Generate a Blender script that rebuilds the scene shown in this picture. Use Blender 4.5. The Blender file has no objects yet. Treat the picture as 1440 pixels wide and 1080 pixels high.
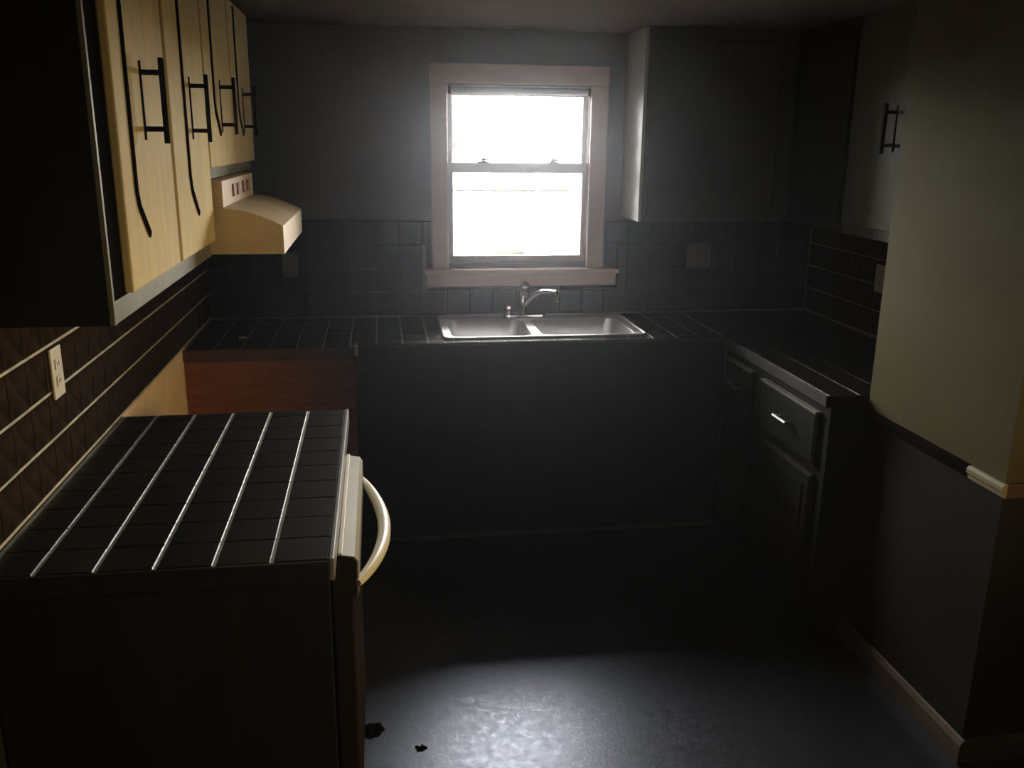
import bpy, bmesh, math, random
from mathutils import Vector, Matrix
random.seed(7)
S = bpy.context.scene
COL = S.collection

# ---------------------------------------------------------------- camera
CAM_F, CAM_H = 1254.69, 1.758
yaw, pitch, roll = math.radians(8.558), math.radians(15.361), math.radians(0.663)
fw = Vector((math.sin(yaw)*math.cos(pitch), math.cos(yaw)*math.cos(pitch), -math.sin(pitch)))
rt = Vector((math.cos(yaw), -math.sin(yaw), 0)); up = rt.cross(fw)
r2 = rt*math.cos(roll) + up*math.sin(roll); u2 = up*math.cos(roll) - rt*math.sin(roll)
cam_data = bpy.data.cameras.new('camera'); cam = bpy.data.objects.new('camera', cam_data); COL.objects.link(cam)
cam_data.sensor_fit = 'HORIZONTAL'; cam_data.sensor_width = 36.0; cam_data.lens = CAM_F/1440*36
cam_data.clip_start = 0.02
m = Matrix((r2, u2, -fw)).transposed().to_4x4(); m.translation = (0, 0, CAM_H); cam.matrix_world = m
S.camera = cam

# ---------------------------------------------------------------- daylight and exposure
SKY = 14.0
w = bpy.data.worlds.new('overcast_sky'); S.world = w; w.use_nodes = True
w.node_tree.nodes['Background'].inputs[0].default_value = (1.0, 0.95, 0.88, 1)
w.node_tree.nodes['Background'].inputs[1].default_value = SKY
S.view_settings.view_transform = 'Standard'; S.view_settings.look = 'None'
S.view_settings.gamma = 1.0; S.view_settings.use_curve_mapping = False
S.view_settings.exposure = 2.02
S.cycles.max_bounces = 10; S.cycles.diffuse_bounces = 8; S.cycles.glossy_bounces = 4
S.cycles.transparent_max_bounces = 12; S.cycles.sample_clamp_indirect = 6.0
W2 = (0.20, 0.95, 1.15, 1.95)                           # unseen second window, added for the warm light, in the side wall of the room behind the camera: y0, y1, z0, z1
for loc, rot, sx, sy in (((0.668, 4.304+0.094, 1.585), (math.radians(-90), 0, 0), 0.71, 0.83),
                         ((3.3+0.104, (W2[0]+W2[1])/2, (W2[2]+W2[3])/2), (0, math.radians(90), 0), W2[3]-W2[2]+0.02, W2[1]-W2[0]+0.02)):
    pl = bpy.data.lights.new('window_daylight_portal', 'AREA'); pl.shape = 'RECTANGLE'; pl.size = sx; pl.size_y = sy
    pl.cycles.is_portal = True
    po = bpy.data.objects.new('window_daylight_portal', pl); COL.objects.link(po); po.location = loc; po.rotation_euler = rot

# ---------------------------------------------------------------- main measures (metres; x right, y into the room, z up)
XL, YB, XR, ZC = -0.80, 4.304, 2.18, 2.235
XS, YS0, YS1, XE, YE = 1.653, 2.03, 2.73, 3.3, -2.2     # partition block, far right, behind the camera
ZT = 0.92                                               # tiled worktop
TP = 0.112                                              # tile pitch

# ---------------------------------------------------------------- materials
def mat(name, col, rough=0.5, var=0.0, scale=8.0, col2=None, metal=0.0, bump=0.0, bscale=60, spec=0.5, coat=0.0, stretch=None, rvar=0.0, lo=0.35, hi=0.65):
    M = bpy.data.materials.new(name); M.use_nodes = True
    nt = M.node_tree; b = nt.nodes['Principled BSDF']
    b.inputs['Roughness'].default_value = rough; b.inputs['Metallic'].default_value = metal
    b.inputs['Specular IOR Level'].default_value = spec
    b.inputs['Coat Weight'].default_value = coat; b.inputs['Coat Roughness'].default_value = 0.3
    c = (*col, 1)
    tc = nt.nodes.new('ShaderNodeTexCoord'); mp = nt.nodes.new('ShaderNodeMapping')
    nt.links.new(tc.outputs['Object'], mp.inputs[0])
    if stretch: mp.inputs['Scale'].default_value = stretch
    if col2 is None and var > 0: col2 = tuple(x*(1-var) for x in col)
    if col2 is not None:
        n = nt.nodes.new('ShaderNodeTexNoise'); n.inputs['Scale'].default_value = scale
        n.inputs['Detail'].default_value = 6; n.inputs['Roughness'].default_value = 0.65
        nt.links.new(mp.outputs[0], n.inputs[0])
        r = nt.nodes.new('ShaderNodeValToRGB'); r.color_ramp.elements[0].position = lo; r.color_ramp.elements[1].position = hi
        r.color_ramp.elements[0].color = (*col2, 1); r.color_ramp.elements[1].color = c
        nt.links.new(n.outputs[0], r.inputs[0]); nt.links.new(r.outputs[0], b.inputs['Base Color'])
        if rvar > 0:
            mr = nt.nodes.new('ShaderNodeMapRange'); mr.inputs[1].default_value = 0.3; mr.inputs[2].default_value = 0.7
            mr.inputs[3].default_value = rough+rvar; mr.inputs[4].default_value = rough-rvar
            nt.links.new(n.outputs[0], mr.inputs[0]); nt.links.new(mr.outputs[0], b.inputs['Roughness'])
    else: b.inputs['Base Color'].default_value = c
    if bump > 0:
        n2 = nt.nodes.new('ShaderNodeTexNoise'); n2.inputs['Scale'].default_value = bscale; n2.inputs['Detail'].default_value = 4
        nt.links.new(mp.outputs[0], n2.inputs[0])
        bp = nt.nodes.new('ShaderNodeBump'); bp.inputs['Strength'].default_value = bump; bp.inputs['Distance'].default_value = 0.004
        nt.links.new(n2.outputs[0], bp.inputs['Height']); nt.links.new(bp.outputs[0], b.inputs['Normal'])
    return M

M = {}
M['floor'] = mat('worn_dark_vinyl', (0.024, 0.024, 0.028), 0.36, col2=(0.010, 0.010, 0.011), scale=34, bump=0.11, bscale=80, rvar=0.075, spec=0.9)
M['floor'].node_tree.nodes['Principled BSDF'].inputs['Specular Tint'].default_value = (0.66, 0.74, 1.0, 1)  # blue tint colours the window's reflection on the floor
M['ceiling'] = mat('dull_ceiling_paint', (0.20, 0.17, 0.155), 0.8, var=0.15, scale=3, spec=0.1)
M['wall_grey'] = mat('grey_wall_paint', (0.27, 0.285, 0.32), 0.7, var=0.08, scale=2.5, spec=0.2)
M['wall_bare'] = mat('bare_cream_wallboard', (0.90, 0.74, 0.54), 0.55, col2=(0.84, 0.58, 0.36), scale=7, lo=0.3, hi=0.6)
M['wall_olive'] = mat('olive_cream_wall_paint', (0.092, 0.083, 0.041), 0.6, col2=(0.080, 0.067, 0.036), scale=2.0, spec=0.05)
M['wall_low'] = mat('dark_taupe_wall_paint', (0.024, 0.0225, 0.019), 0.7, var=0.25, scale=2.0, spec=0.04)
M['wall_dim'] = mat('cream_room_paint', (0.50, 0.45, 0.36), 0.7, var=0.1, scale=2)
M['tile'] = mat('near_black_glazed_tile', (0.013, 0.011, 0.010), 0.36, col2=(0.008, 0.007, 0.007), scale=30, bump=0.08, bscale=25, spec=0.16)
M['tile_wall'] = mat('dark_brown_glazed_tile', (0.036, 0.024, 0.017), 0.7, col2=(0.014, 0.010, 0.008), scale=25, bump=0.1, bscale=25, spec=0.0)
M['tile_back'] = mat('glow_grey_glazed_tile', (0.040, 0.037, 0.037), 0.5, col2=(0.026, 0.024, 0.024), scale=20, bump=0.1, bscale=25, spec=0.2)  # back-wall tile, greyed and lightened for the glow around the window
M['grout'] = mat('pale_grout', (0.50, 0.45, 0.34), 0.8, col2=(0.30, 0.27, 0.21), scale=14)
M['grout_dark'] = mat('dark_grout', (0.14, 0.13, 0.12), 0.8, var=0.4, scale=20)  # darker grout for the back wall splashback
M['black'] = mat('black_cabinet_paint', (0.018, 0.019, 0.014), 0.6, var=0.3, scale=4, stretch=(6, 6, 0.6), spec=0.08)
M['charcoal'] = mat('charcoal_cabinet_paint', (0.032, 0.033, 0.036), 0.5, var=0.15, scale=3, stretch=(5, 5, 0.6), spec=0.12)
M['door'] = mat('warm_lit_cream_door_paint', (0.72, 0.57, 0.28), 0.6, col2=(0.58, 0.48, 0.29), scale=5, stretch=(9, 9, 0.9), spec=0.03)  # cream paint with the warm light's yellow mixed into the colour
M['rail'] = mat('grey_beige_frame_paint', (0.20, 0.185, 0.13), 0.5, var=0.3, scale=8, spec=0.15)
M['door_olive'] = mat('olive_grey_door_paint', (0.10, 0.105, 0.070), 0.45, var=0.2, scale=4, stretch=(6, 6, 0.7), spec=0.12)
M['panel_lit'] = mat('lit_grey_cabinet_side', (0.40, 0.40, 0.40), 0.45, var=0.12, scale=4)  # cabinet side, paled in colour to carry the window's light
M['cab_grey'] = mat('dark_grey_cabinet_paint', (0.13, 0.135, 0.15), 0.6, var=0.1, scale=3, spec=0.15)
M['iron'] = mat('black_iron', (0.008, 0.007, 0.006), 0.8, spec=0.0)
M['brown'] = mat('bare_red_brown_wood', (0.26, 0.105, 0.045), 0.6, col2=(0.18, 0.065, 0.03), scale=4, stretch=(1.2, 8, 9), bump=0.1, spec=0.1)
M['rawedge'] = mat('dark_red_plywood_edge', (0.09, 0.028, 0.022), 0.7, var=0.5, scale=30)
M['white'] = mat('ivory_plastic', (0.84, 0.79, 0.66), 0.35, var=0.05, scale=6)
M['panelwhite'] = mat('aged_white_enamel', (0.34, 0.32, 0.25), 0.45, var=0.15, scale=12, spec=0.3)
M['dwdoor'] = mat('dark_brown_enamel', (0.020, 0.015, 0.012), 0.8, spec=0.0)
M['hood'] = mat('almond_enamel', (0.62, 0.50, 0.32), 0.42, col2=(0.54, 0.41, 0.25), scale=9)
M['hoodmark'] = mat('brown_switch_plastic', (0.22, 0.09, 0.05), 0.5)
M['steel'] = mat('brushed_steel', (0.90, 0.89, 0.91), 0.50, metal=1.0, var=0.06, scale=30, bump=0.03)
M['chrome'] = mat('chrome', (0.80, 0.80, 0.82), 0.14, metal=1.0)
M['casing'] = mat('pinkish_window_wood', (0.86, 0.66, 0.57), 0.5, col2=(0.80, 0.60, 0.51), scale=5, stretch=(1, 1, 6))
M['sash'] = mat('dull_white_sash_paint', (0.66, 0.62, 0.61), 0.45, var=0.1, scale=8)
M['plate'] = mat('cream_outlet_plastic', (0.62, 0.55, 0.42), 0.5, var=0.12, scale=30)
M['plategrey'] = mat('grey_switch_plastic', (0.42, 0.42, 0.42), 0.5, var=0.1, scale=20)
M['slot'] = mat('dark_slot', (0.02, 0.018, 0.015), 0.7)
M['cream'] = mat('cream_trim_paint', (0.30, 0.25, 0.15), 0.45, var=0.15, scale=10)
M['basewood'] = mat('orange_brown_baseboard', (0.13, 0.085, 0.045), 0.55, col2=(0.075, 0.045, 0.025), scale=5, stretch=(4, 0.6, 4))
M['edge'] = mat('grey_edge_strip', (0.20, 0.19, 0.18), 0.45, var=0.2, scale=15)
M['edgedark'] = mat('dark_edge_strip', (0.07, 0.068, 0.066), 0.6, var=0.3, scale=15, spec=0.1)
M['debris'] = mat('black_debris', (0.004, 0.0035, 0.0035), 0.9, spec=0.0)
M['paper'] = mat('pale_scrap', (0.6, 0.58, 0.55), 0.6)
M['ground'] = mat('outdoor_dark_soil', (0.060, 0.057, 0.050), 0.9, var=0.2, scale=1, spec=0.0)
M['siding'] = mat('grey_siding', (0.30, 0.30, 0.30), 0.8, var=0.05, scale=2, spec=0.0)
M['roof'] = mat('dark_shingle', (0.024, 0.0235, 0.0235), 0.9, var=0.06, scale=6, spec=0.0)
M['winblue'] = mat('blue_grey_metal', (0.022, 0.0235, 0.027), 0.9, spec=0.0)
def glass(name='window_glass', tint=(0.96, 0.97, 0.97)):
    g = bpy.data.materials.new(name); g.use_nodes = True; nt = g.node_tree; nt.nodes.clear()
    o = nt.nodes.new('ShaderNodeOutputMaterial'); mx = nt.nodes.new('ShaderNodeMixShader')
    t = nt.nodes.new('ShaderNodeBsdfTransparent'); t.inputs[0].default_value = (*tint, 1)
    gl = nt.nodes.new('ShaderNodeBsdfGlossy'); gl.inputs['Roughness'].default_value = 0.03
    fr = nt.nodes.new('ShaderNodeFresnel'); fr.inputs[0].default_value = 1.45
    nt.links.new(fr.outputs[0], mx.inputs[0]); nt.links.new(t.outputs[0], mx.inputs[1]); nt.links.new(gl.outputs[0], mx.inputs[2])
    nt.links.new(mx.outputs[0], o.inputs[0]); return g
M['glass'] = glass()
M['glass_amber'] = glass('warm_light_window_glass', (0.98, 0.85, 0.56))  # amber tint added to warm the light from the unseen window

# ---------------------------------------------------------------- helpers
ID = lambda x, y, z: Vector((x, y, z))
def wpos(o):
    p = Vector(o.location)
    while o.parent: o = o.parent; p += o.location
    return p
def link(name, me, material, parent=None, loc=None):
    o = bpy.data.objects.new(name, me); COL.objects.link(o)
    if material is not None and not me.materials: me.materials.append(M[material] if isinstance(material, str) else material)
    if parent: o.parent = parent
    if loc is not None: o.location = loc
    return o
def thing(name, loc, label, cat, group=None):
    o = bpy.data.objects.new(name, None); COL.objects.link(o); o.location = loc; o.empty_display_size = 0.05
    o['label'] = label; o['category'] = cat
    if group: o['group'] = group
    return o
def tag(o, label, cat, group=None):
    o['label'] = label; o['category'] = cat
    if group: o['group'] = group
    return o
def build(name, bm, material, parent=None, origin=None, smooth=False, kind=None):
    """bm in world coordinates -> mesh object whose origin sits at the parent's origin (or at `origin`)"""
    bmesh.ops.recalc_face_normals(bm, faces=bm.faces[:])
    base = wpos(parent) if parent else Vector(origin if origin is not None else (0, 0, 0))
    bmesh.ops.translate(bm, verts=bm.verts[:], vec=-base)
    me = bpy.data.meshes.new(name); bm.to_mesh(me); bm.free()
    if smooth:
        for p in me.polygons: p.use_smooth = True
        me.set_sharp_from_angle(angle=math.radians(40))
    o = link(name, me, material, parent, None if parent else base)
    if kind: o['kind'] = kind
    return o
def NB(): return bmesh.new()
def box(bm, a, b, T=ID, bev=0.0):
    t = bmesh.new()
    (x0, y0, z0), (x1, y1, z1) = a, b
    vs = [t.verts.new(T(x, y, z)) for x in (x0, x1) for y in (y0, y1) for z in (z0, z1)]
    for f in ((0, 1, 3, 2), (4, 6, 7, 5), (0, 4, 5, 1), (2, 3, 7, 6), (0, 2, 6, 4), (1, 5, 7, 3)): t.faces.new([vs[i] for i in f])
    bmesh.ops.recalc_face_normals(t, faces=t.faces[:])
    if bev > 0: bmesh.ops.bevel(t, geom=t.edges[:], offset=bev, segments=2, affect='EDGES', profile=0.6)
    merge(bm, t)
def merge(bm, t):
    me = bpy.data.meshes.new('tmp'); t.to_mesh(me); t.free(); bm.from_mesh(me); bpy.data.meshes.remove(me)
def prism(bm, poly, axis, a, b, T=ID):
    """poly: 2-D outline; axis 'y' -> poly is (x,z), extruded from y=a to y=b; 'z' -> (x,y); 'x' -> (y,z)"""
    def P(p, t):
        return T(p[0], t, p[1]) if axis == 'y' else (T(p[0], p[1], t) if axis == 'z' else T(t, p[0], p[1]))
    A = [bm.verts.new(P(p, a)) for p in poly]; B = [bm.verts.new(P(p, b)) for p in poly]
    n = len(poly); bm.faces.new(A); bm.faces.new(B[::-1])
    for i in range(n): bm.faces.new((A[i], A[(i+1) % n], B[(i+1) % n], B[i]))
def tube(bm, pts, rad, n=10, cap=True):
    pts = [Vector(p) for p in pts]; rads = rad if isinstance(rad, (list, tuple)) else [rad]*len(pts)
    rings = []; ref = None
    for i, p in enumerate(pts):
        d = (pts[min(i+1, len(pts)-1)] - pts[max(i-1, 0)]).normalized()
        if ref is None: ref = d.orthogonal().normalized()
        ref = (ref - d*ref.dot(d)).normalized(); s = d.cross(ref)
        rings.append([bm.verts.new(p + (ref*math.cos(2*math.pi*k/n) + s*math.sin(2*math.pi*k/n))*rads[i]) for k in range(n)])
    for A, B in zip(rings, rings[1:]):
        for k in range(n): bm.faces.new((A[k], A[(k+1) % n], B[(k+1) % n], B[k]))
    if cap: bm.faces.new(rings[0][::-1]); bm.faces.new(rings[-1])
def arc(p0, p1, p2, n=12):
    p0, p1, p2 = Vector(p0), Vector(p1), Vector(p2)
    return [p0*(1-t)**2 + p1*2*t*(1-t) + p2*t*t for t in (i/n for i in range(n+1))]
def lathe(bm, c, prof, n=20, T=None):
    """prof: (r, h) pairs about the vertical through c"""
    rings = [[bm.verts.new((c[0]+r*math.cos(2*math.pi*k/n), c[1]+r*math.sin(2*math.pi*k/n), c[2]+h)) for k in range(n)] for r, h in prof]
    for A, B in zip(rings, rings[1:]):
        for k in range(n): bm.faces.new((A[k], A[(k+1) % n], B[(k+1) % n], B[k]))
    bm.faces.new(rings[0][::-1]); bm.faces.new(rings[-1])

# tiles: chamfered slabs lying in a plane, meshes shared by size
TILES = {}
def tile_mesh(du, dv, axis, material, th=0.008, ch=0.0022):
    key = (round(du, 4), round(dv, 4), axis, material)
    if key in TILES: return TILES[key]
    T = {'z': lambda u, v, n: Vector((u, v, n)), 'x': lambda u, v, n: Vector((n, u, v)), '-x': lambda u, v, n: Vector((-n, u, v)), '-y': lambda u, v, n: Vector((u, -n, v))}[axis]
    bm = NB(); h = (du/2, dv/2)
    L = []
    for e, z in ((0, 0), (0, th-ch), (ch, th)):
        L.append([bm.verts.new(T(sx*(h[0]-e), sy*(h[1]-e), z)) for sx, sy in ((-1, -1), (1, -1), (1, 1), (-1, 1))])
    for A, B in zip(L, L[1:]):
        for k in range(4): bm.faces.new((A[k], A[(k+1) % 4], B[(k+1) % 4], B[k]))
    bm.faces.new(L[-1]); bm.faces.new(L[0][::-1])
    bmesh.ops.recalc_face_normals(bm, faces=bm.faces[:])
    me = bpy.data.meshes.new('tile'); bm.to_mesh(me); bm.free(); me.materials.append(M[material])
    TILES[key] = me; return me
def lines(a, b, start, pitch):
    k0 = math.floor((a-start)/pitch)
    ls = [start+k*pitch for k in range(k0, k0+400) if a+0.012 < start+k*pitch < b-0.012]
    return [a]+ls+[b]
def subtract(r, h):
    u0, u1, v0, v1 = r; a0, a1, b0, b1 = h
    if u1 <= a0 or u0 >= a1 or v1 <= b0 or v0 >= b1: return [r]
    out = []
    if u0 < a0: out.append((u0, a0, v0, v1)); u0 = a0
    if u1 > a1: out.append((a1, u1, v0, v1)); u1 = a1
    if v0 < b0: out.append((u0, u1, v0, b0))
    if v1 > b1: out.append((u0, u1, b1, v1))
    return out
def lay_tiles(parent, us, vs, plane, axis, gu, gv, material, holes=(), at0=None):
    """us/vs: joint lines; gu/gv: joint widths across u/v; plane: coordinate of the tiles' back"""
    n = 0; base = wpos(parent)
    for u0, u1 in zip(us, us[1:]):
        for v0, v1 in zip(vs, vs[1:]):
            rs = [(u0, u1, v0, v1)]
            for h in holes: rs = [q for r in rs for q in subtract(r, h)]
            for a0, a1, b0, b1 in rs:
                if a1-a0 < 0.016 or b1-b0 < 0.016: continue
                me = tile_mesh(a1-a0-gu, b1-b0-gv, axis, material)
                uc, vc = (a0+a1)/2, (b0+b1)/2
                p = {'z': (uc, vc, plane), 'x': (plane, uc, vc), '-x': (plane, uc, vc), '-y': (uc, plane, vc)}[axis]
                dn = random.uniform(-0.0004, 0.0004)
                p = Vector(p) + {'z': Vector((0, 0, dn)), 'x': Vector((dn, 0, 0)), '-x': Vector((-dn, 0, 0)), '-y': Vector((0, -dn, 0))}[axis]
                o = link('tile', me, None, parent, p-base); n += 1
    return n

def rrect_(x0, x1, y0, y1, r, n=3):
    out = []
    for cx, cy, a0 in ((x1-r, y1-r, 0), (x0+r, y1-r, 90), (x0+r, y0+r, 180), (x1-r, y0+r, 270)):
        for k in range(n+1):
            a = math.radians(a0+90*k/n); out.append((cx+r*math.cos(a), cy+r*math.sin(a)))
    return out
# ---------------------------------------------------------------- the room shell
def struct(name, bm, material, parent=None): return build(name, bm, material, parent, kind='structure')
bm = NB(); box(bm, (XL-0.1, YE-0.1, -0.08), (XE+0.1, YB+0.09, 0)); struct('floor', bm, 'floor')
bm = NB(); box(bm, (XL-0.1, YE-0.1, ZC), (XE+0.1, YB+0.09, ZC+0.1)); struct('ceiling', bm, 'ceiling')
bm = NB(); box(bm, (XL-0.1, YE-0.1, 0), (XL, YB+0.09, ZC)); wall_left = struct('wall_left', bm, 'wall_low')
# bare patch of wallboard where a range used to stand, grout bed of the splashback
bm = NB(); box(bm, (XL, 2.775, 0.0), (XL+0.003, 3.72, 0.925)); build('bare_wallboard', bm, 'wall_bare', wall_left)
bm = NB(); box(bm, (XL, 1.30, 0.925), (XL+0.0072, YB-0.002, 1.382)); build('grout_bed', bm, 'grout', wall_left)
WX0, WX1, WZ0, WZ1 = 0.318, 1.018, 1.175, 1.995          # hole in the back wall
bm = NB()
box(bm, (XL-0.1, YB, 0), (WX0, YB+0.09, ZC)); box(bm, (WX1, YB, 0), (XE+0.1, YB+0.09, ZC))
box(bm, (WX0, YB, 0), (WX1, YB+0.09, WZ0)); box(bm, (WX0, YB, WZ1), (WX1, YB+0.09, ZC))
wall_back = struct('wall_back', bm, 'wall_grey')
bm = NB()
box(bm, (XL+0.0075, YB-0.0070, 0.925), (0.222, YB, 1.382)); box(bm, (0.222, YB-0.0070, 0.925), (1.163, YB, 1.058)); box(bm, (1.163, YB-0.0070, 0.925), (XR-0.0075, YB, 1.382))
build('grout_bed', bm, 'grout_dark', wall_back)
bm = NB(); box(bm, (XR, YS1, 0), (XR+0.1, YB, ZC)); wall_right = struct('wall_right', bm, 'wall_grey')
bm = NB(); box(bm, (XR-0.0070, YS1+0.002, 0.925), (XR, YB-0.0075, 1.382)); build('grout_bed', bm, 'grout', wall_right)
bm = NB(); box(bm, (XE, YE-0.1, 0), (XE+0.1, W2[0], ZC)); box(bm, (XE, W2[1], 0), (XE+0.1, YS0, ZC)); box(bm, (XE, W2[0], 0), (XE+0.1, W2[1], W2[2])); box(bm, (XE, W2[0], W2[3]), (XE+0.1, W2[1], ZC))
struct('wall_side', bm, 'wall_dim')
bm = NB(); box(bm, (XL, YE-0.1, 0), (XE, YE, ZC)); struct('wall_behind', bm, 'wall_dim')
# partition block: olive above the rail, taupe below
ZR = 0.858
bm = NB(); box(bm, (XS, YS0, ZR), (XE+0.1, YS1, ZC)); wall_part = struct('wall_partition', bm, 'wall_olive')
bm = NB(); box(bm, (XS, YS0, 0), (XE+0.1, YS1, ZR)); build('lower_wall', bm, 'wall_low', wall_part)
bm = NB(); box(bm, (XS-0.0012, 2.318, 1.888), (XS, 2.330, 1.900)); build('nail_hole', bm, 'slot', wall_part)
def railprofile(bm, y0, y1, x, t=0.016, z0=0.836, z1=0.878):
    prism(bm, [(x, z0), (x-t*0.55, z0+0.004), (x-t*0.6, z0+0.016), (x-t, z0+0.022), (x-t, z1-0.008), (x-t*0.5, z1), (x, z1)], 'y', y0, y1)
bm = NB(); railprofile(bm, 2.17, YS1, XS, 0.012); tr = struct('trim_1', bm, 'iron')
bm = NB(); railprofile(bm, YS0-0.014, 2.168, XS, 0.017); struct('trim_2', bm, 'cream')
bm = NB(); box(bm, (XS, YS0-0.014, 0.836), (XE, YS0, 0.878), bev=0.003); struct('trim_3', bm, 'rawedge')
bm = NB(); box(bm, (XS+0.02, YS0-0.006, 0.322), (XE, YS0, 0.336)); struct('trim_4', bm, 'black')
bm = NB(); prism(bm, [(XS, 0), (XS-0.014, 0), (XS-0.014, 0.06), (XS-0.006, 0.075), (XS, 0.078)], 'y', YS0-0.014, YS1); struct('baseboard_right', bm, 'basewood')
bm = NB(); prism(bm, [(YS0, 0), (YS0-0.014, 0), (YS0-0.014, 0.06), (YS0-0.006, 0.075), (YS0, 0.078)], 'x', XS, XE); struct('baseboard_partition', bm, 'basewood')

# splashback tiles, every tile its own piece of the wall
ZL = [0.93+k*TP for k in range(5)]
lay_tiles(wall_left, lines(1.42, YB-0.004, 1.40, TP), ZL, XL+0.0015, 'x', 0.0015, 0.0070, 'tile_wall')
lay_tiles(wall_back, lines(XL+0.012, XR-0.012, -0.13, TP), ZL, YB-0.0015, '-y', 0.004, 0.004, 'tile_back', holes=[(0.222, 1.163, 1.058, 1.156), (0.248, 1.094, 1.15, 1.5)])
lay_tiles(wall_right, lines(YS1+0.004, YB-0.012, YS1+0.03, TP), ZL, XR-0.0015, '-x', 0.004, 0.005, 'tile_wall')

# ---------------------------------------------------------------- window
win = bpy.data.objects.new('window_1', None); COL.objects.link(win); win.location = (0.668, YB, 1.064); win['kind'] = 'structure'
win['label'] = 'double-hung window with pinkish wood casing above the sink'
yi = YB-0.022
def bx(name, a, b, material, parent, bev=0.003): 
    bm = NB(); box(bm, a, b, bev=bev); return build(name, bm, material, parent)
bx('casing', (0.252, yi, 1.150), (0.330, YB, 2.000), 'casing', win, 0.006)
bx('casing', (1.006, yi, 1.150), (1.090, YB, 2.000), 'casing', win, 0.006)
bx('casing', (0.252, yi, 2.000), (1.090, YB, 2.088), 'casing', win, 0.006)
bx('sill', (0.215, YB-0.055, 1.125), (1.165, YB+0.06, 1.150), 'casing', win, 0.006)
bx('apron', (0.225, YB-0.018, 1.064), (1.160, YB, 1.125), 'casing', win, 0.004)
# jamb liners inside the hole
bm = NB(); box(bm, (WX0, YB, 1.15), (WX0+0.016, YB+0.09, WZ1)); box(bm, (WX1-0.016, YB, 1.15), (WX1, YB+0.09, WZ1)); box(bm, (WX0, YB, WZ1-0.014), (WX1, YB+0.09, WZ1)); box(bm, (WX0, YB+0.06, 1.15), (WX1, YB+0.09, WZ0+0.012))
build('jamb', bm, 'sash', win)
def sash(name, x0, x1, z0, z1, y, st, rb, rtp):
    bm = NB(); box(bm, (x0, y, z0), (x0+st, y+0.022, z1)); box(bm, (x1-st, y, z0), (x1, y+0.022, z1))
    box(bm, (x0+st, y, z0), (x1-st, y+0.022, z0+rb)); box(bm, (x0+st, y, z1-rtp), (x1-st, y+0.022, z1))
    s = build(name, bm, 'sash', win)
    bm = NB(); box(bm, (x0+st, y+0.009, z0+rb), (x1-st, y+0.013, z1-rtp)); build('pane', bm, 'glass', s)
    return s
lower = sash('lower_sash', 0.334, 1.002, 1.165, 1.648, YB+0.012, 0.022, 0.045, 0.046)
upper = sash('upper_sash', 0.334, 1.002, 1.606, 1.981, YB+0.038, 0.022, 0.040, 0.030)
for x in (0.50, 0.838):
    bm = NB(); box(bm, (x-0.026, YB+0.010, 1.648), (x+0.026, YB+0.036, 1.654)); lathe(bm, (x, YB+0.022, 1.654), [(0.013, 0), (0.013, 0.008), (0.008, 0.014)], 12); tube(bm, [(x-0.004, YB+0.022, 1.662), (x+0.022, YB+0.012, 1.661)], 0.004, 6)
    build('sash_lock', bm, 'edge', lower)
bx('storm_rail', (0.334, YB+0.070, 1.512), (1.002, YB+0.080, 1.522), 'edge', win, 0.001)
bm = NB(); tube(bm, [(0.335, YB-0.006, 1.972), (1.001, YB-0.006, 1.972)], 0.016, 14); build('shade_roller', bm, 'sash', win, smooth=True)
bm = NB()
for x in (0.334, 0.990): box(bm, (x, YB-0.022, 1.955), (x+0.012, YB+0.010, 1.99), bev=0.002)
build('shade_bracket', bm, 'hoodmark', win)

# unseen second window, added for the warm light on the left: side wall of the room the camera stands in
win2 = bpy.data.objects.new('unseen_window', None); COL.objects.link(win2); win2.location = (XE, 0.25, W2[2]); win2['kind'] = 'structure'
for a, b in (((XE+0.03, W2[0], W2[2]), (XE+0.06, W2[0]+0.04, W2[3])), ((XE+0.03, W2[1]-0.04, W2[2]), (XE+0.06, W2[1], W2[3])), ((XE+0.03, W2[0]+0.04, W2[2]), (XE+0.06, W2[1]-0.04, W2[2]+0.05)), ((XE+0.03, W2[0]+0.04, W2[3]-0.04), (XE+0.06, W2[1]-0.04, W2[3]))):
    bx('frame', a, b, 'sash', win2, 0.002)
bm = NB(); box(bm, (XE+0.043, W2[0]+0.04, W2[2]+0.05), (XE+0.047, W2[1]-0.04, W2[3]-0.04)); build('pane', bm, 'glass_amber', win2)
# ---------------------------------------------------------------- outdoors seen through the glass
bm = NB(); box(bm, (-40, -40, -0.5), (40, 60, -0.35)); struct('ground', bm, 'ground')
hs = thing('neighbour_house', (-1.5, 17.5, -0.35), 'pale neighbouring house seen washed out through the window', 'house')
bm = NB(); box(bm, (-5, 16, -0.35), (2.0, 21, 1.70)); build('wall', bm, 'siding', hs)
bm = NB(); prism(bm, [(15.6, 1.62), (18.5, 2.26), (21.4, 1.62), (21.4, 1.72), (18.5, 2.40), (15.6, 1.72)], 'x', -5.3, 2.2); build('roof', bm, 'roof', hs)
sh = thing('garden_shed', (3.3, 16.5, -0.35), 'low pale shed with a blue-grey stack, washed out beyond the window', 'shed')
bm = NB(); box(bm, (2.75, 15.9, -0.35), (4.6, 17.2, 1.60)); build('wall', bm, 'siding', sh)
bm = NB(); prism(bm, rrect_(3.10, 3.46, 16.0, 16.36, 0.06), 'z', 1.60, 2.17); build('stack', bm, 'winblue', sh)

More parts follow.
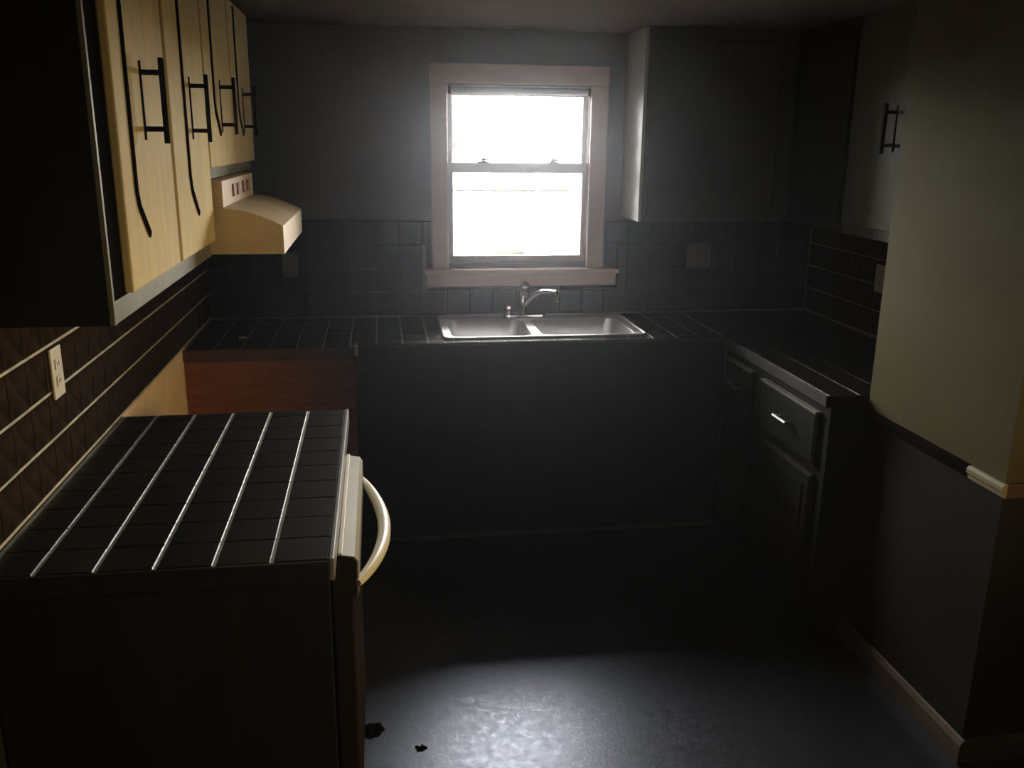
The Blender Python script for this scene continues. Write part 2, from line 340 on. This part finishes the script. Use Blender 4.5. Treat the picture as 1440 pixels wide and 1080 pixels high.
# ---------------------------------------------------------------- near-left worktop run
NC = thing('worktop', (-0.45, 2.24, 0.0), 'black tiled worktop with pale grout lines and grey front edge, over the dishwasher', 'countertop')
Y0, Y1, XF = 1.707, 2.771, -0.109
bm = NB(); box(bm, (XL+0.004, Y0+0.004, 0.875), (XF-0.012, Y1, 0.9172)); build('grout_bed', bm, 'grout', NC)
bm = NB(); box(bm, (XF-0.0115, Y0, 0.872), (XF, Y1, 0.9215), bev=0.003); build('edge_trim', bm, 'edge', NC)
bm = NB(); box(bm, (XL+0.004, Y0-0.006, 0.872), (XF-0.0115, Y0+0.004, 0.918), bev=0.002); build('end_trim', bm, 'black', NC)
lay_tiles(NC, lines(XL+0.012, XF-0.008, XF-0.010, 0.1145), lines(Y0+0.004, Y1, Y0+0.004+0.112, 0.112), 0.9115, 'z', 0.0068, 0.0015, 'tile')
ep = tag(bx('end_panel', (XL+0.004, 1.722, 0), (-0.122, 1.742, 0.872), 'black', None, 0.002), 'tall black end panel closing the near worktop run towards the room', 'panel')
nb = thing('base_cabinet', (-0.45, 2.62, 0), 'narrow black base cabinet past the dishwasher, under the near worktop', 'cabinet')
bx('body', (XL+0.004, 2.488, 0.10), (-0.150, 2.760, 0.872), 'black', nb, 0.002)
bx('toe_kick', (XL+0.004, 2.488, 0.0), (-0.21, 2.760, 0.10), 'black', nb, 0)
dr = bx('door', (-0.150, 2.495, 0.12), (-0.130, 2.753, 0.70), 'black', nb, 0.003)
dr = bx('drawer', (-0.150, 2.495, 0.715), (-0.130, 2.753, 0.86), 'black', nb, 0.003)
dw = thing('dishwasher', (-0.40, 2.16, 0), 'dishwasher with ivory control panel and bowed white handle', 'dishwasher')
bx('body', (XL+0.05, 1.850, 0.09), (-0.125, 2.470, 0.870), 'dwdoor', dw, 0.002)
bx('door', (-0.125, 1.836, 0.11), (-0.078, 2.480, 0.760), 'dwdoor', dw, 0.006)
bx('toe_plate', (-0.20, 1.850, 0.0), (-0.18, 2.470, 0.105), 'black', dw, 0)
bm = NB(); prism(bm, [(-0.122, 0.765), (-0.070, 0.765), (-0.064, 0.775), (-0.064, 0.850), (-0.072, 0.862), (-0.104, 0.868), (-0.122, 0.868)], 'y', 1.834, 2.482)
cp = build('control_panel', bm, 'panelwhite', dw)
bm = NB(); prism(bm, [(-0.122, 0.764), (-0.073, 0.764), (-0.068, 0.775), (-0.068, 0.850), (-0.074, 0.860), (-0.104, 0.866), (-0.122, 0.866)], 'y', 1.829, 1.8338); build('shade_cap', bm, 'dwdoor', cp)  # dark cap added so the panel's near end reads as shaded
bx('seam_strip', (-0.108, 1.834, 0.868), (-0.099, 2.482, 0.872), 'white', cp, 0.001)
bm = NB()
pts = arc((-0.068, 1.828, 0.800), (0.056, 2.085, 0.800), (-0.068, 2.462, 0.800), 22)
tube(bm, pts, [0.009+0.0075*math.sin(math.pi*i/22)**0.6 for i in range(23)], 12); build('handle', bm, 'white', dw, smooth=True)

# ---------------------------------------------------------------- back and right worktop (one continuous piece)
BC = thing('corner_worktop', (0.7, 4.0, 0), 'L-shaped dark tiled worktop under the window, around the steel sink', 'countertop')
YF, YFL, XRC, YRN = 3.704, 3.662, 1.509, 2.752
SX0, SX1, SY0, SY1 = 0.262, 1.176, 3.742, 4.262
bm = NB()
h = (SX0+0.03, SX1-0.03, SY0+0.03, SY1-0.03)
for r in [q for R in ((XL+0.004, -0.105, YFL+0.006, YB-0.004), (-0.105, XRC, YF+0.006, YB-0.004), (XRC+0.006, XR-0.004, YRN, YB-0.004)) for q in subtract(R, h)]:
    box(bm, (r[0], r[2], 0.880), (r[1], r[3], 0.9172))
build('grout_bed', bm, 'grout', BC)
xs = lines(XL+0.012, XRC, -0.130, 0.1095)
hole = (SX0+0.008, SX1-0.008, SY0+0.008, SY1-0.008)
lay_tiles(BC, [x for x in xs if x <= -0.12], lines(YFL+0.006, YB-0.012, YFL+0.006+TP, TP), 0.9115, 'z', 0.0068, 0.0015, 'tile')
lay_tiles(BC, [x for x in xs if x >= -0.14], lines(YF+0.006, YB-0.012, YFL+0.006+TP, TP), 0.9115, 'z', 0.0068, 0.0015, 'tile', holes=[hole])
lay_tiles(BC, lines(XRC+0.006, XR-0.012, XRC+0.006+TP, TP), lines(YRN, YB-0.012, YRN+TP, TP), 0.9115, 'z', 0.003, 0.002, 'tile')
bx('raw_edge', (XL+0.004, YFL, 0.868), (-0.112, YFL+0.0055, 0.917), 'rawedge', BC, 0.001)
bx('edge_trim', (-0.112, YFL-0.004, 0.880), (-0.098, YF+0.006, 0.924), 'plate', BC, 0.003)
bx('edge_trim', (-0.098, YF-0.002, 0.904), (XRC+0.006, YF+0.0055, 0.919), 'edgedark', BC, 0.002)
bx('edge_board', (-0.098, YF+0.001, 0.880), (XRC+0.006, YF+0.0055, 0.904), 'charcoal', BC, 0)
bx('edge_trim', (XRC-0.002, YRN, 0.878), (XRC+0.0055, YF-0.002, 0.919), 'edgedark', BC, 0.002)

bx('end_trim', (XRC+0.0055, YRN-0.006, 0.878), (XR-0.006, YRN-0.0005, 0.919), 'black', BC, 0.001)
# cabinets under it
cb = thing('base_cabinet', (-0.45, 3.98, 0), 'bare red-brown wood corner cabinet front left of the black sink cabinet', 'cabinet')
bx('body', (XL+0.004, 3.690, 0.0), (-0.112, YB-0.01, 0.868), 'rawedge', cb, 0)
bx('front_panel', (XL+0.004, 3.672, 0.02), (-0.112, 3.690, 0.868), 'brown', cb, 0.002)
sb = thing('sink_cabinet', (0.7, 4.0, 0), 'wide flat charcoal sink cabinet beneath the window', 'cabinet')
bx('body', (-0.108, 3.755, 0.0), (1.52, YB-0.01, 0.70), 'black', sb, 0)
bx('front_panel', (-0.108, 3.734, 0.022), (1.534, 3.754, 0.8795), 'charcoal', sb, 0.002)
bx('base_strip', (-0.108, 3.728, 0.0), (1.534, 3.754, 0.020), 'edge', sb, 0.002)

def pull_small(bm, T, u, z, hw=0.045, out=0.026):
    for s in (-1, 1): tube(bm, [T(u+s*hw*0.8, 0, z), T(u+s*hw*0.8, out, z)], 0.004, 8)
    tube(bm, [T(u-hw, out, z), T(u+hw, out, z)], 0.0055, 8)
def right_base(y0, y1, label):
    c = thing('base_cabinet', (1.85, (y0+y1)/2, 0), label, 'cabinet', 'base cabinets under the right-hand worktop')
    T = lambda u, n, z: Vector((1.535-n, u, z))
    bm = NB(); box(bm, (1.552, y0+0.001, 0.09), (XR-0.006, y1-0.001, 0.878)); build('body', bm, 'black', c)
    bm = NB(); box(bm, (1.62, y0+0.001, 0), (XR-0.006, y1-0.001, 0.09)); build('toe_kick', bm, 'black', c)
    bm = NB()
    for a, b in (((y0+0.001, -0.017, 0.09), (y0+0.05, 0, 0.878)), ((y1-0.035, -0.017, 0.09), (y1-0.001, 0, 0.878)), ((y0+0.05, -0.017, 0.842), (y1-0.035, 0, 0.878)), ((y0+0.05, -0.017, 0.612), (y1-0.035, 0, 0.640)), ((y0+0.05, -0.017, 0.09), (y1-0.035, 0, 0.13))): box(bm, a, b, T)
    build('face_frame', bm, 'black', c)
    for nm, z0, z1 in (('drawer', 0.636, 0.838), ('door', 0.118, 0.604)):
        a, b = y0+0.058, y1-0.042
        bm = NB()
        # overlay front with a sloping lip all round
        pro = [(0, 0.0), (0, 0.014), (0.014, 0.020)]
        L = []
        for e, n in pro: L.append([bm.verts.new(T(u, n, z)) for u, z in ((a+e, z0+e), (b-e, z0+e), (b-e, z1-e), (a+e, z1-e))])
        for A, B in zip(L, L[1:]):
            for k in range(4): bm.faces.new((A[k], A[(k+1) % 4], B[(k+1) % 4], B[k]))
        bm.faces.new(L[-1]); bm.faces.new(L[0][::-1])
        f = build(nm, bm, 'black', c)
        bm = NB(); 
        if nm == 'drawer':
            bx('lit_top_lip', (1.535-0.026, a, z1-0.007), (1.535-0.001, b, z1+0.001), 'edge', f, 0.001)  # grey strip standing in for light along the drawer's top edge
            TT = lambda u, n, z: T(u, n+0.020, z)
            pull_small(bm, TT, (a+b)/2, (z0+z1)/2+0.005, 0.055)
            build('pull', bm, 'steel', f, smooth=True)
        else:
            for e0, e1 in (((a+0.05, z0+0.05), (a+0.062, z1-0.05)), ((b-0.062, z0+0.05), (b-0.05, z1-0.05)), ((a+0.062, z0+0.05), (b-0.062, z0+0.062)), ((a+0.062, z1-0.062), (b-0.062, z1-0.05))):
                box(bm, (e0[0], 0.020, e0[1]), (e1[0], 0.025, e1[1]), T, 0.001)
            build('moulding', bm, 'black', f)
    return c
right_base(2.762, 3.335, 'dark base cabinet with bright drawer pull, nearest the olive partition')
right_base(3.337, 3.726, 'dark base cabinet with drawer in the corner next to the sink cabinet')

# ---------------------------------------------------------------- sink and faucet
sk = thing('sink', (0.719, 4.0, ZT), 'stainless steel double-bowl sink set into the tiled worktop', 'sink')
def rrect(x0, x1, y0, y1, r, n=5):
    out = []
    for cx, cy, a0 in ((x1-r, y1-r, 0), (x0+r, y1-r, 90), (x0+r, y0+r, 180), (x1-r, y0+r, 270)):
        for k in range(n+1):
            a = math.radians(a0+90*k/n); out.append((cx+r*math.cos(a), cy+r*math.sin(a)))
    return out
def bowl(bm, x0, x1, y0, y1, zt, depth):
    L = []
    for e, z, r in ((0, 0, 0.05), (0.004, -0.004, 0.05), (0.012, -depth*0.5, 0.05), (0.018, -depth+0.03, 0.05), (0.030, -depth+0.008, 0.05), (0.055, -depth, 0.04)):
        L.append([bm.verts.new((x, y, zt+z)) for x, y in rrect(x0+e, x1-e, y0+e, y1-e, r)])
    n = len(L[0])
    for A, B in zip(L, L[1:]):
        for k in range(n): bm.faces.new((A[k], A[(k+1) % n], B[(k+1) % n], B[k]))
    bm.faces.new(L[-1]); return L[0]
bm = NB(); zt = ZT+0.006
B1 = (SX0+0.042, 0.664, SY0+0.035, SY1-0.105); B2 = (0.704, SX1-0.050, SY0+0.035, SY1-0.105)
L1 = bowl(bm, *B1, zt, 0.17); L2 = bowl(bm, *B2, zt, 0.17)
out = [bm.verts.new((x, y, zt)) for x, y in rrect(SX0+0.006, SX1-0.006, SY0+0.006, SY1-0.006, 0.035)]
low = [bm.verts.new((x, y, ZT-0.001)) for x, y in rrect(SX0, SX1, SY0, SY1, 0.04)]
n = len(out)
for k in range(n): bm.faces.new((out[k], out[(k+1) % n], low[(k+1) % n], low[k]))
es = []
for Lp in (out, L1, L2):
    for k in range(n):
        e = bm.edges.get((Lp[k], Lp[(k+1) % n])); es.append(e)
bmesh.ops.triangle_fill(bm, edges=es, use_beauty=True)
build('basin', bm, 'steel', sk, smooth=True)
for b in (B1, B2):
    cx, cy = (b[0]+b[1])/2, (b[2]+b[3])/2
    bm = NB(); lathe(bm, (cx, cy, zt-0.1705), [(0.044, 0), (0.044, 0.004), (0.036, 0.005), (0.030, 0.002), (0.006, 0.002), (0.005, 0.006)], 20); build('drain', bm, 'chrome', sk, smooth=True)
# rolled rim
bm = NB(); pts = [(x, y, zt+0.0005) for x, y in rrect(SX0+0.008, SX1-0.008, SY0+0.008, SY1-0.008, 0.035)]
tube(bm, pts+[pts[0]], 0.0055, 8, cap=False); build('rim', bm, 'steel', sk, smooth=True)
fc = thing('faucet', (0.690, 4.205, zt), 'chrome kitchen faucet with swung spout and round knob behind the sink', 'faucet')
bm = NB(); prism(bm, rrect(0.585, 0.795, 4.178, 4.236, 0.028), 'z', zt, zt+0.014); build('deck_plate', bm, 'chrome', fc)
bm = NB(); lathe(bm, (0.685, 4.205, zt+0.014), [(0.027, 0), (0.025, 0.012), (0.019, 0.03), (0.018, 0.085), (0.021, 0.095), (0.014, 0.108)], 20); build('body', bm, 'chrome', fc, smooth=True)
bm = NB(); lathe(bm, (0.690, 4.205, zt+0.122), [(0.008, 0), (0.014, 0.010), (0.022, 0.022), (0.024, 0.034), (0.019, 0.046), (0.008, 0.052)], 16); build('knob', bm, 'chrome', fc, smooth=True)
bm = NB(); tube(bm, arc((0.688, 4.195, zt+0.06), (0.73, 4.10, zt+0.165), (0.800, 3.985, zt+0.150), 12), [0.013]*9+[0.012, 0.012, 0.013, 0.016], 12)
lathe(bm, (0.803, 3.985, zt+0.115), [(0.012, 0), (0.017, 0.004), (0.018, 0.03), (0.012, 0.045)], 14); build('spout', bm, 'chrome', fc, smooth=True)
bm = NB(); lathe(bm, (0.612, 4.207, zt+0.014), [(0.012, 0), (0.010, 0.02), (0.018, 0.028), (0.018, 0.04), (0.010, 0.046)], 14); build('sprayer_cap', bm, 'chrome', fc, smooth=True)

# ---------------------------------------------------------------- upper cabinets
def handle(bm, T, u, z, hh=0.088, post=0.058, out=0.046):
    box(bm, (u-0.0035, 0, z-hh*0.92), (u+0.0035, 0.003, z+hh*0.92), T)
    for s in (-1, 1): box(bm, (u-0.005, 0, z+s*post-0.0055), (u+0.005, out, z+s*post+0.0055), T)
    box(bm, (u-0.006, out-0.006, z-hh), (u+0.006, out+0.004, z+hh), T, 0.0015)
def door(c, T, a, b, z0, z1, material, bead=None, hz=None, hu=None, th=0.019):
    bm = NB(); box(bm, (a, 0.0, z0), (b, th, z1), T, 0.004); d = build('door', bm, material, c)
    TT = lambda u, n, z: T(u, n+th, z)
    if bead is not None:
        # dark bead running down the near side of the door, kinked inwards at its ends
        s = 1 if bead > 0 else -1
        u = (a if s > 0 else b) + bead
        bm = NB(); w_ = 0.0075
        path = [(u+s*0.080, z0+0.100), (u+s*0.012, z0+0.165), (u, z0+0.20), (u, z1-0.012)]
        for (ua, za), (ub, zb) in zip(path, path[1:]):
            d_ = Vector((ub-ua, zb-za)).normalized(); p = Vector((-d_.y, d_.x))*w_
            prism(bm, [(ua+p.x, za+p.y), (ua-p.x, za-p.y), (ub-p.x, zb-p.y), (ub+p.x, zb+p.y)], 'y', 0.0002, 0.0045, lambda x, y, z: TT(x, y, z))
        build('moulding', bm, 'iron', d)
    if hz is not None:
        bm = NB(); handle(bm, TT, hu if hu is not None else (a+b)/2, hz); build('handle', bm, 'iron', d)
    return d
XU = -0.512   # face frame plane of the left uppers (doors stand 19 mm proud of it)
TL = lambda u, n, z: Vector((XU+n, u, z))
ZU = 1.400
uc = thing('upper_cabinet', (-0.66, 2.32, ZU), 'upper cabinet with two cream doors tinted for warm light and black end panel, nearest on the left', 'cabinet')
bm = NB(); box(bm, (XL+0.001, 1.800, ZU+0.002), (XU-0.018, 2.862, ZC-0.002)); build('body', bm, 'black', uc)
bm = NB(); box(bm, (XL+0.001, 1.788, ZU), (XU-0.006, 1.800, ZC-0.002)); build('end_panel', bm, 'black', uc)
bm = NB(); box(bm, (1.788, -0.0055, ZU), (1.800, 0.004, ZC-0.002), TL, 0.001); build('edge_strip', bm, 'rail', uc)
for a, b in ((1.8005, 1.900), (2.335, 2.40), (2.83, 2.862)):
    bm = NB(); box(bm, (a, -0.018, ZU+0.045), (b, -0.001, ZC-0.002), TL); build('stile', bm, 'iron', uc)
bm = NB(); box(bm, (1.8005, -0.018, ZU), (2.862, 0.002, ZU+0.044), TL, 0.001); build('bottom_rail', bm, 'rail', uc)
door(uc, TL, 1.886, 2.343, ZU+0.048, ZC-0.02, 'door', 0.089, 1.828, 2.098)
door(uc, TL, 2.374, 2.852, ZU+0.048, ZC-0.02, 'door', 0.165, 1.828, 2.625)
ZH = 1.628
oc = thing('upper_cabinet', (-0.66, 3.4, ZH), 'short upper cabinet with two cream doors above the almond range hood', 'cabinet')
bm = NB(); box(bm, (XL+0.001, 2.864, ZH+0.002), (XU-0.018, 3.900, ZC-0.002)); build('body', bm, 'black', oc)
bm = NB(); box(bm, (2.864, -0.018, ZH), (3.900, 0.0, ZC-0.002), TL); build('face_frame', bm, 'rail', oc)
door(oc, TL, 2.876, 3.372, ZH+0.034, ZC-0.02, 'door', 0.13, 1.85)
door(oc, TL, 3.388, 3.888, ZH+0.034, ZC-0.02, 'door', 0.13, 1.85)
# right-hand uppers
XV = 1.880
TR = lambda u, n, z: Vector((XV-n, u, z))
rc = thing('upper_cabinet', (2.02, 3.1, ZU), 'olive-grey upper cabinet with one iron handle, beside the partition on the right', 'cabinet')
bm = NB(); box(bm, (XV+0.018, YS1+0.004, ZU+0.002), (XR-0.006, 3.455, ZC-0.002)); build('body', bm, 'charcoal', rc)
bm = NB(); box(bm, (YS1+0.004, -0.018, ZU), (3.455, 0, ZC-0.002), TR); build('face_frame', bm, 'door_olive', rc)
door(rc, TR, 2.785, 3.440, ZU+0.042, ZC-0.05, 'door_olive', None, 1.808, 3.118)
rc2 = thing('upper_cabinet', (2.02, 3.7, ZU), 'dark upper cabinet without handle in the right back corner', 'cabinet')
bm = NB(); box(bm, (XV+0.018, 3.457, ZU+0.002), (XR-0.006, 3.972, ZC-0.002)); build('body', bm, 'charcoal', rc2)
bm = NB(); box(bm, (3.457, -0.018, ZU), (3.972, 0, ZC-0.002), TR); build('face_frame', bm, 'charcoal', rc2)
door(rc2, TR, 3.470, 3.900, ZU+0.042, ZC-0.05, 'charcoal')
TB = lambda u, n, z: Vector((u, 3.990-n, z))
kc = thing('upper_cabinet', (1.67, 4.15, ZU), 'grey upper cabinet with side panel paled for window light, right of the window', 'cabinet')
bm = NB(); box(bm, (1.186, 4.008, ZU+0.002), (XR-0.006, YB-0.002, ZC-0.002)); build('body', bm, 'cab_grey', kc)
bm = NB(); box(bm, (1.172, 3.992, ZU), (1.186, YB-0.002, ZC-0.002)); build('side_panel', bm, 'panel_lit', kc)
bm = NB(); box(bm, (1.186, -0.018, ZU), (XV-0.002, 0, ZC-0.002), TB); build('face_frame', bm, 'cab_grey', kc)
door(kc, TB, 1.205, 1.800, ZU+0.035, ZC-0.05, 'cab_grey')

# ---------------------------------------------------------------- range hood
rh = thing('range_hood', (XL, 3.235, 1.40), 'almond enamel range hood on the left wall below the short cabinet', 'range hood')
HX, HY0, HY1 = -0.293, 2.882, 3.588
prof = [(XL+0.002, 1.402), (HX, 1.402), (HX, 1.488)]
for k in range(1, 9):
    t = k/8; prof.append((HX-0.177*t, 1.490+0.052*math.sin(t*math.pi/2)))
prof += [(XL+0.002, 1.545)]
bm = NB(); prism(bm, prof, 'y', HY0, HY1); build('canopy', bm, 'hood', rh, smooth=True)
bm = NB(); box(bm, (XL+0.002, HY0+0.004, 1.543), (-0.468, HY1-0.004, 1.624), bev=0.003); ub = build('upper_box', bm, 'hood', rh)
for y in (3.10, 3.20, 3.33, 3.43):
    bm = NB(); box(bm, (-0.468, y-0.022, 1.566), (-0.462, y+0.022, 1.606), bev=0.002); build('switch', bm, 'hoodmark', ub)
bm = NB(); box(bm, (HX-0.028, HY0+0.01, 1.392), (HX-0.008, HY1-0.01, 1.402)); build('lower_lip', bm, 'iron', rh)

# ---------------------------------------------------------------- outlets and switches
def plate(T, u, z, hw, hh, kind, label, origin, material='plate', name='wall_outlet'):
    o = thing(name, origin, label, 'outlet' if kind == 'outlet' else 'switch')
    bm = NB(); box(bm, (u-hw, 0, z-hh), (u+hw, 0.006, z+hh), T, 0.002); p = build('plate', bm, material, o)
    if kind == 'outlet':
        for dz in (-0.021, 0.021):
            bm = NB(); box(bm, (u-0.016, 0.006, z+dz-0.013), (u+0.016, 0.0085, z+dz+0.013), T, 0.001); s = build('socket', bm, material, o)
            bm = NB()
            for du in (-0.006, 0.006): box(bm, (u+du-0.0014, 0.0084, z+dz-0.004), (u+du+0.0014, 0.0090, z+dz+0.006), T)
            build('slot', bm, 'slot', s)
    else:
        for du in ((0,) if kind == 'single' else (-0.023, 0.023)):
            bm = NB(); box(bm, (u+du-0.005, 0.006, z-0.010), (u+du+0.005, 0.015, z+0.010), T, 0.002); build('toggle', bm, material, o)
WL = lambda u, n, z: Vector((XL+0.0098+n, u, z))
WB = lambda u, n, z: Vector((u, YB-0.0098-n, z))
WR = lambda u, n, z: Vector((XR-0.0098-n, u, z))
plate(WL, 2.250, 1.196, 0.037, 0.062, 'outlet', 'cream wall outlet on the left tiles under the nearest upper cabinet', (XL+0.0098, 2.25, 1.134))
plate(WB, -0.412, 1.176, 0.036, 0.058, 'single', 'small grey switch plate on the back wall tiles below the range hood', (-0.412, YB-0.0098, 1.118), 'plategrey', 'light_switch')
plate(WB, 1.583, 1.206, 0.062, 0.058, 'double', 'wide grey switch plate on the back wall tiles right of the window', (1.583, YB-0.0098, 1.148), 'plategrey', 'light_switch')
plate(WR, 3.610, 1.186, 0.037, 0.060, 'outlet', 'pale outlet on the right wall tiles at the edge of the partition', (XR-0.0098, 3.61, 1.126))

# ---------------------------------------------------------------- loose bits
def scrap(name, x, y, z, r, hgt, material, label, cat, spikes=9, seed=1):
    rnd = random.Random(seed); bm = NB(); n = spikes*2
    ring = [];top = []
    for k in range(n):
        a = 2*math.pi*k/n; rr = r*(rnd.uniform(0.75, 1.15) if k % 2 == 0 else rnd.uniform(0.35, 0.6))
        ring.append(bm.verts.new((x+rr*math.cos(a), y+rr*math.sin(a)*0.8, z)))
        top.append(bm.verts.new((x+rr*0.8*math.cos(a), y+rr*0.65*math.sin(a), z+hgt*rnd.uniform(0.5, 1.0))))
    c = bm.verts.new((x, y, z+hgt*0.7)); cb_ = bm.verts.new((x, y, z))
    for k in range(n):
        j = (k+1) % n
        bm.faces.new((ring[k], ring[j], top[j], top[k])); bm.faces.new((top[k], top[j], c)); bm.faces.new((ring[j], ring[k], cb_))
    tag(build(name, bm, material, None, (x, y, z)), label, cat)
scrap('debris_clump', -0.060, 2.395, 0, 0.045, 0.02, 'debris', 'ragged black clump of debris on the floor beside the dishwasher', 'debris', 7, 3)
scrap('debris_bit', 0.083, 2.292, 0, 0.020, 0.008, 'debris', 'small black bit of debris lying alone on the floor', 'debris', 5, 5)
scrap('paper_scrap', -0.588, 3.881, 0.9197, 0.022, 0.006, 'paper', 'small pale scrap lying on the left end of the back worktop', 'scrap', 5, 9)

# ---------------------------------------------------------------- haze volume added for the veiling glare around the window
HZ = bpy.data.materials.new('glare_haze'); HZ.use_nodes = True
nt = HZ.node_tree; nt.nodes.clear()
ho = nt.nodes.new('ShaderNodeOutputMaterial'); vs = nt.nodes.new('ShaderNodeVolumeScatter')
vs.inputs['Color'].default_value = (0.84, 0.89, 1.0, 1); vs.inputs['Density'].default_value = 0.019; vs.inputs['Anisotropy'].default_value = 0.92
nt.links.new(vs.outputs[0], ho.inputs['Volume'])
bm = NB(); box(bm, (XL-0.4, YE-0.4, -0.3), (XE+0.4, YB+0.25, ZC+0.3))
hz = build('haze', bm, HZ, None, ((XL+XE)/2, (YE+YB)/2, 0)); hz['kind'] = 'stuff'
tag(hz, 'thin haze added for the glare around the bright window', 'haze')
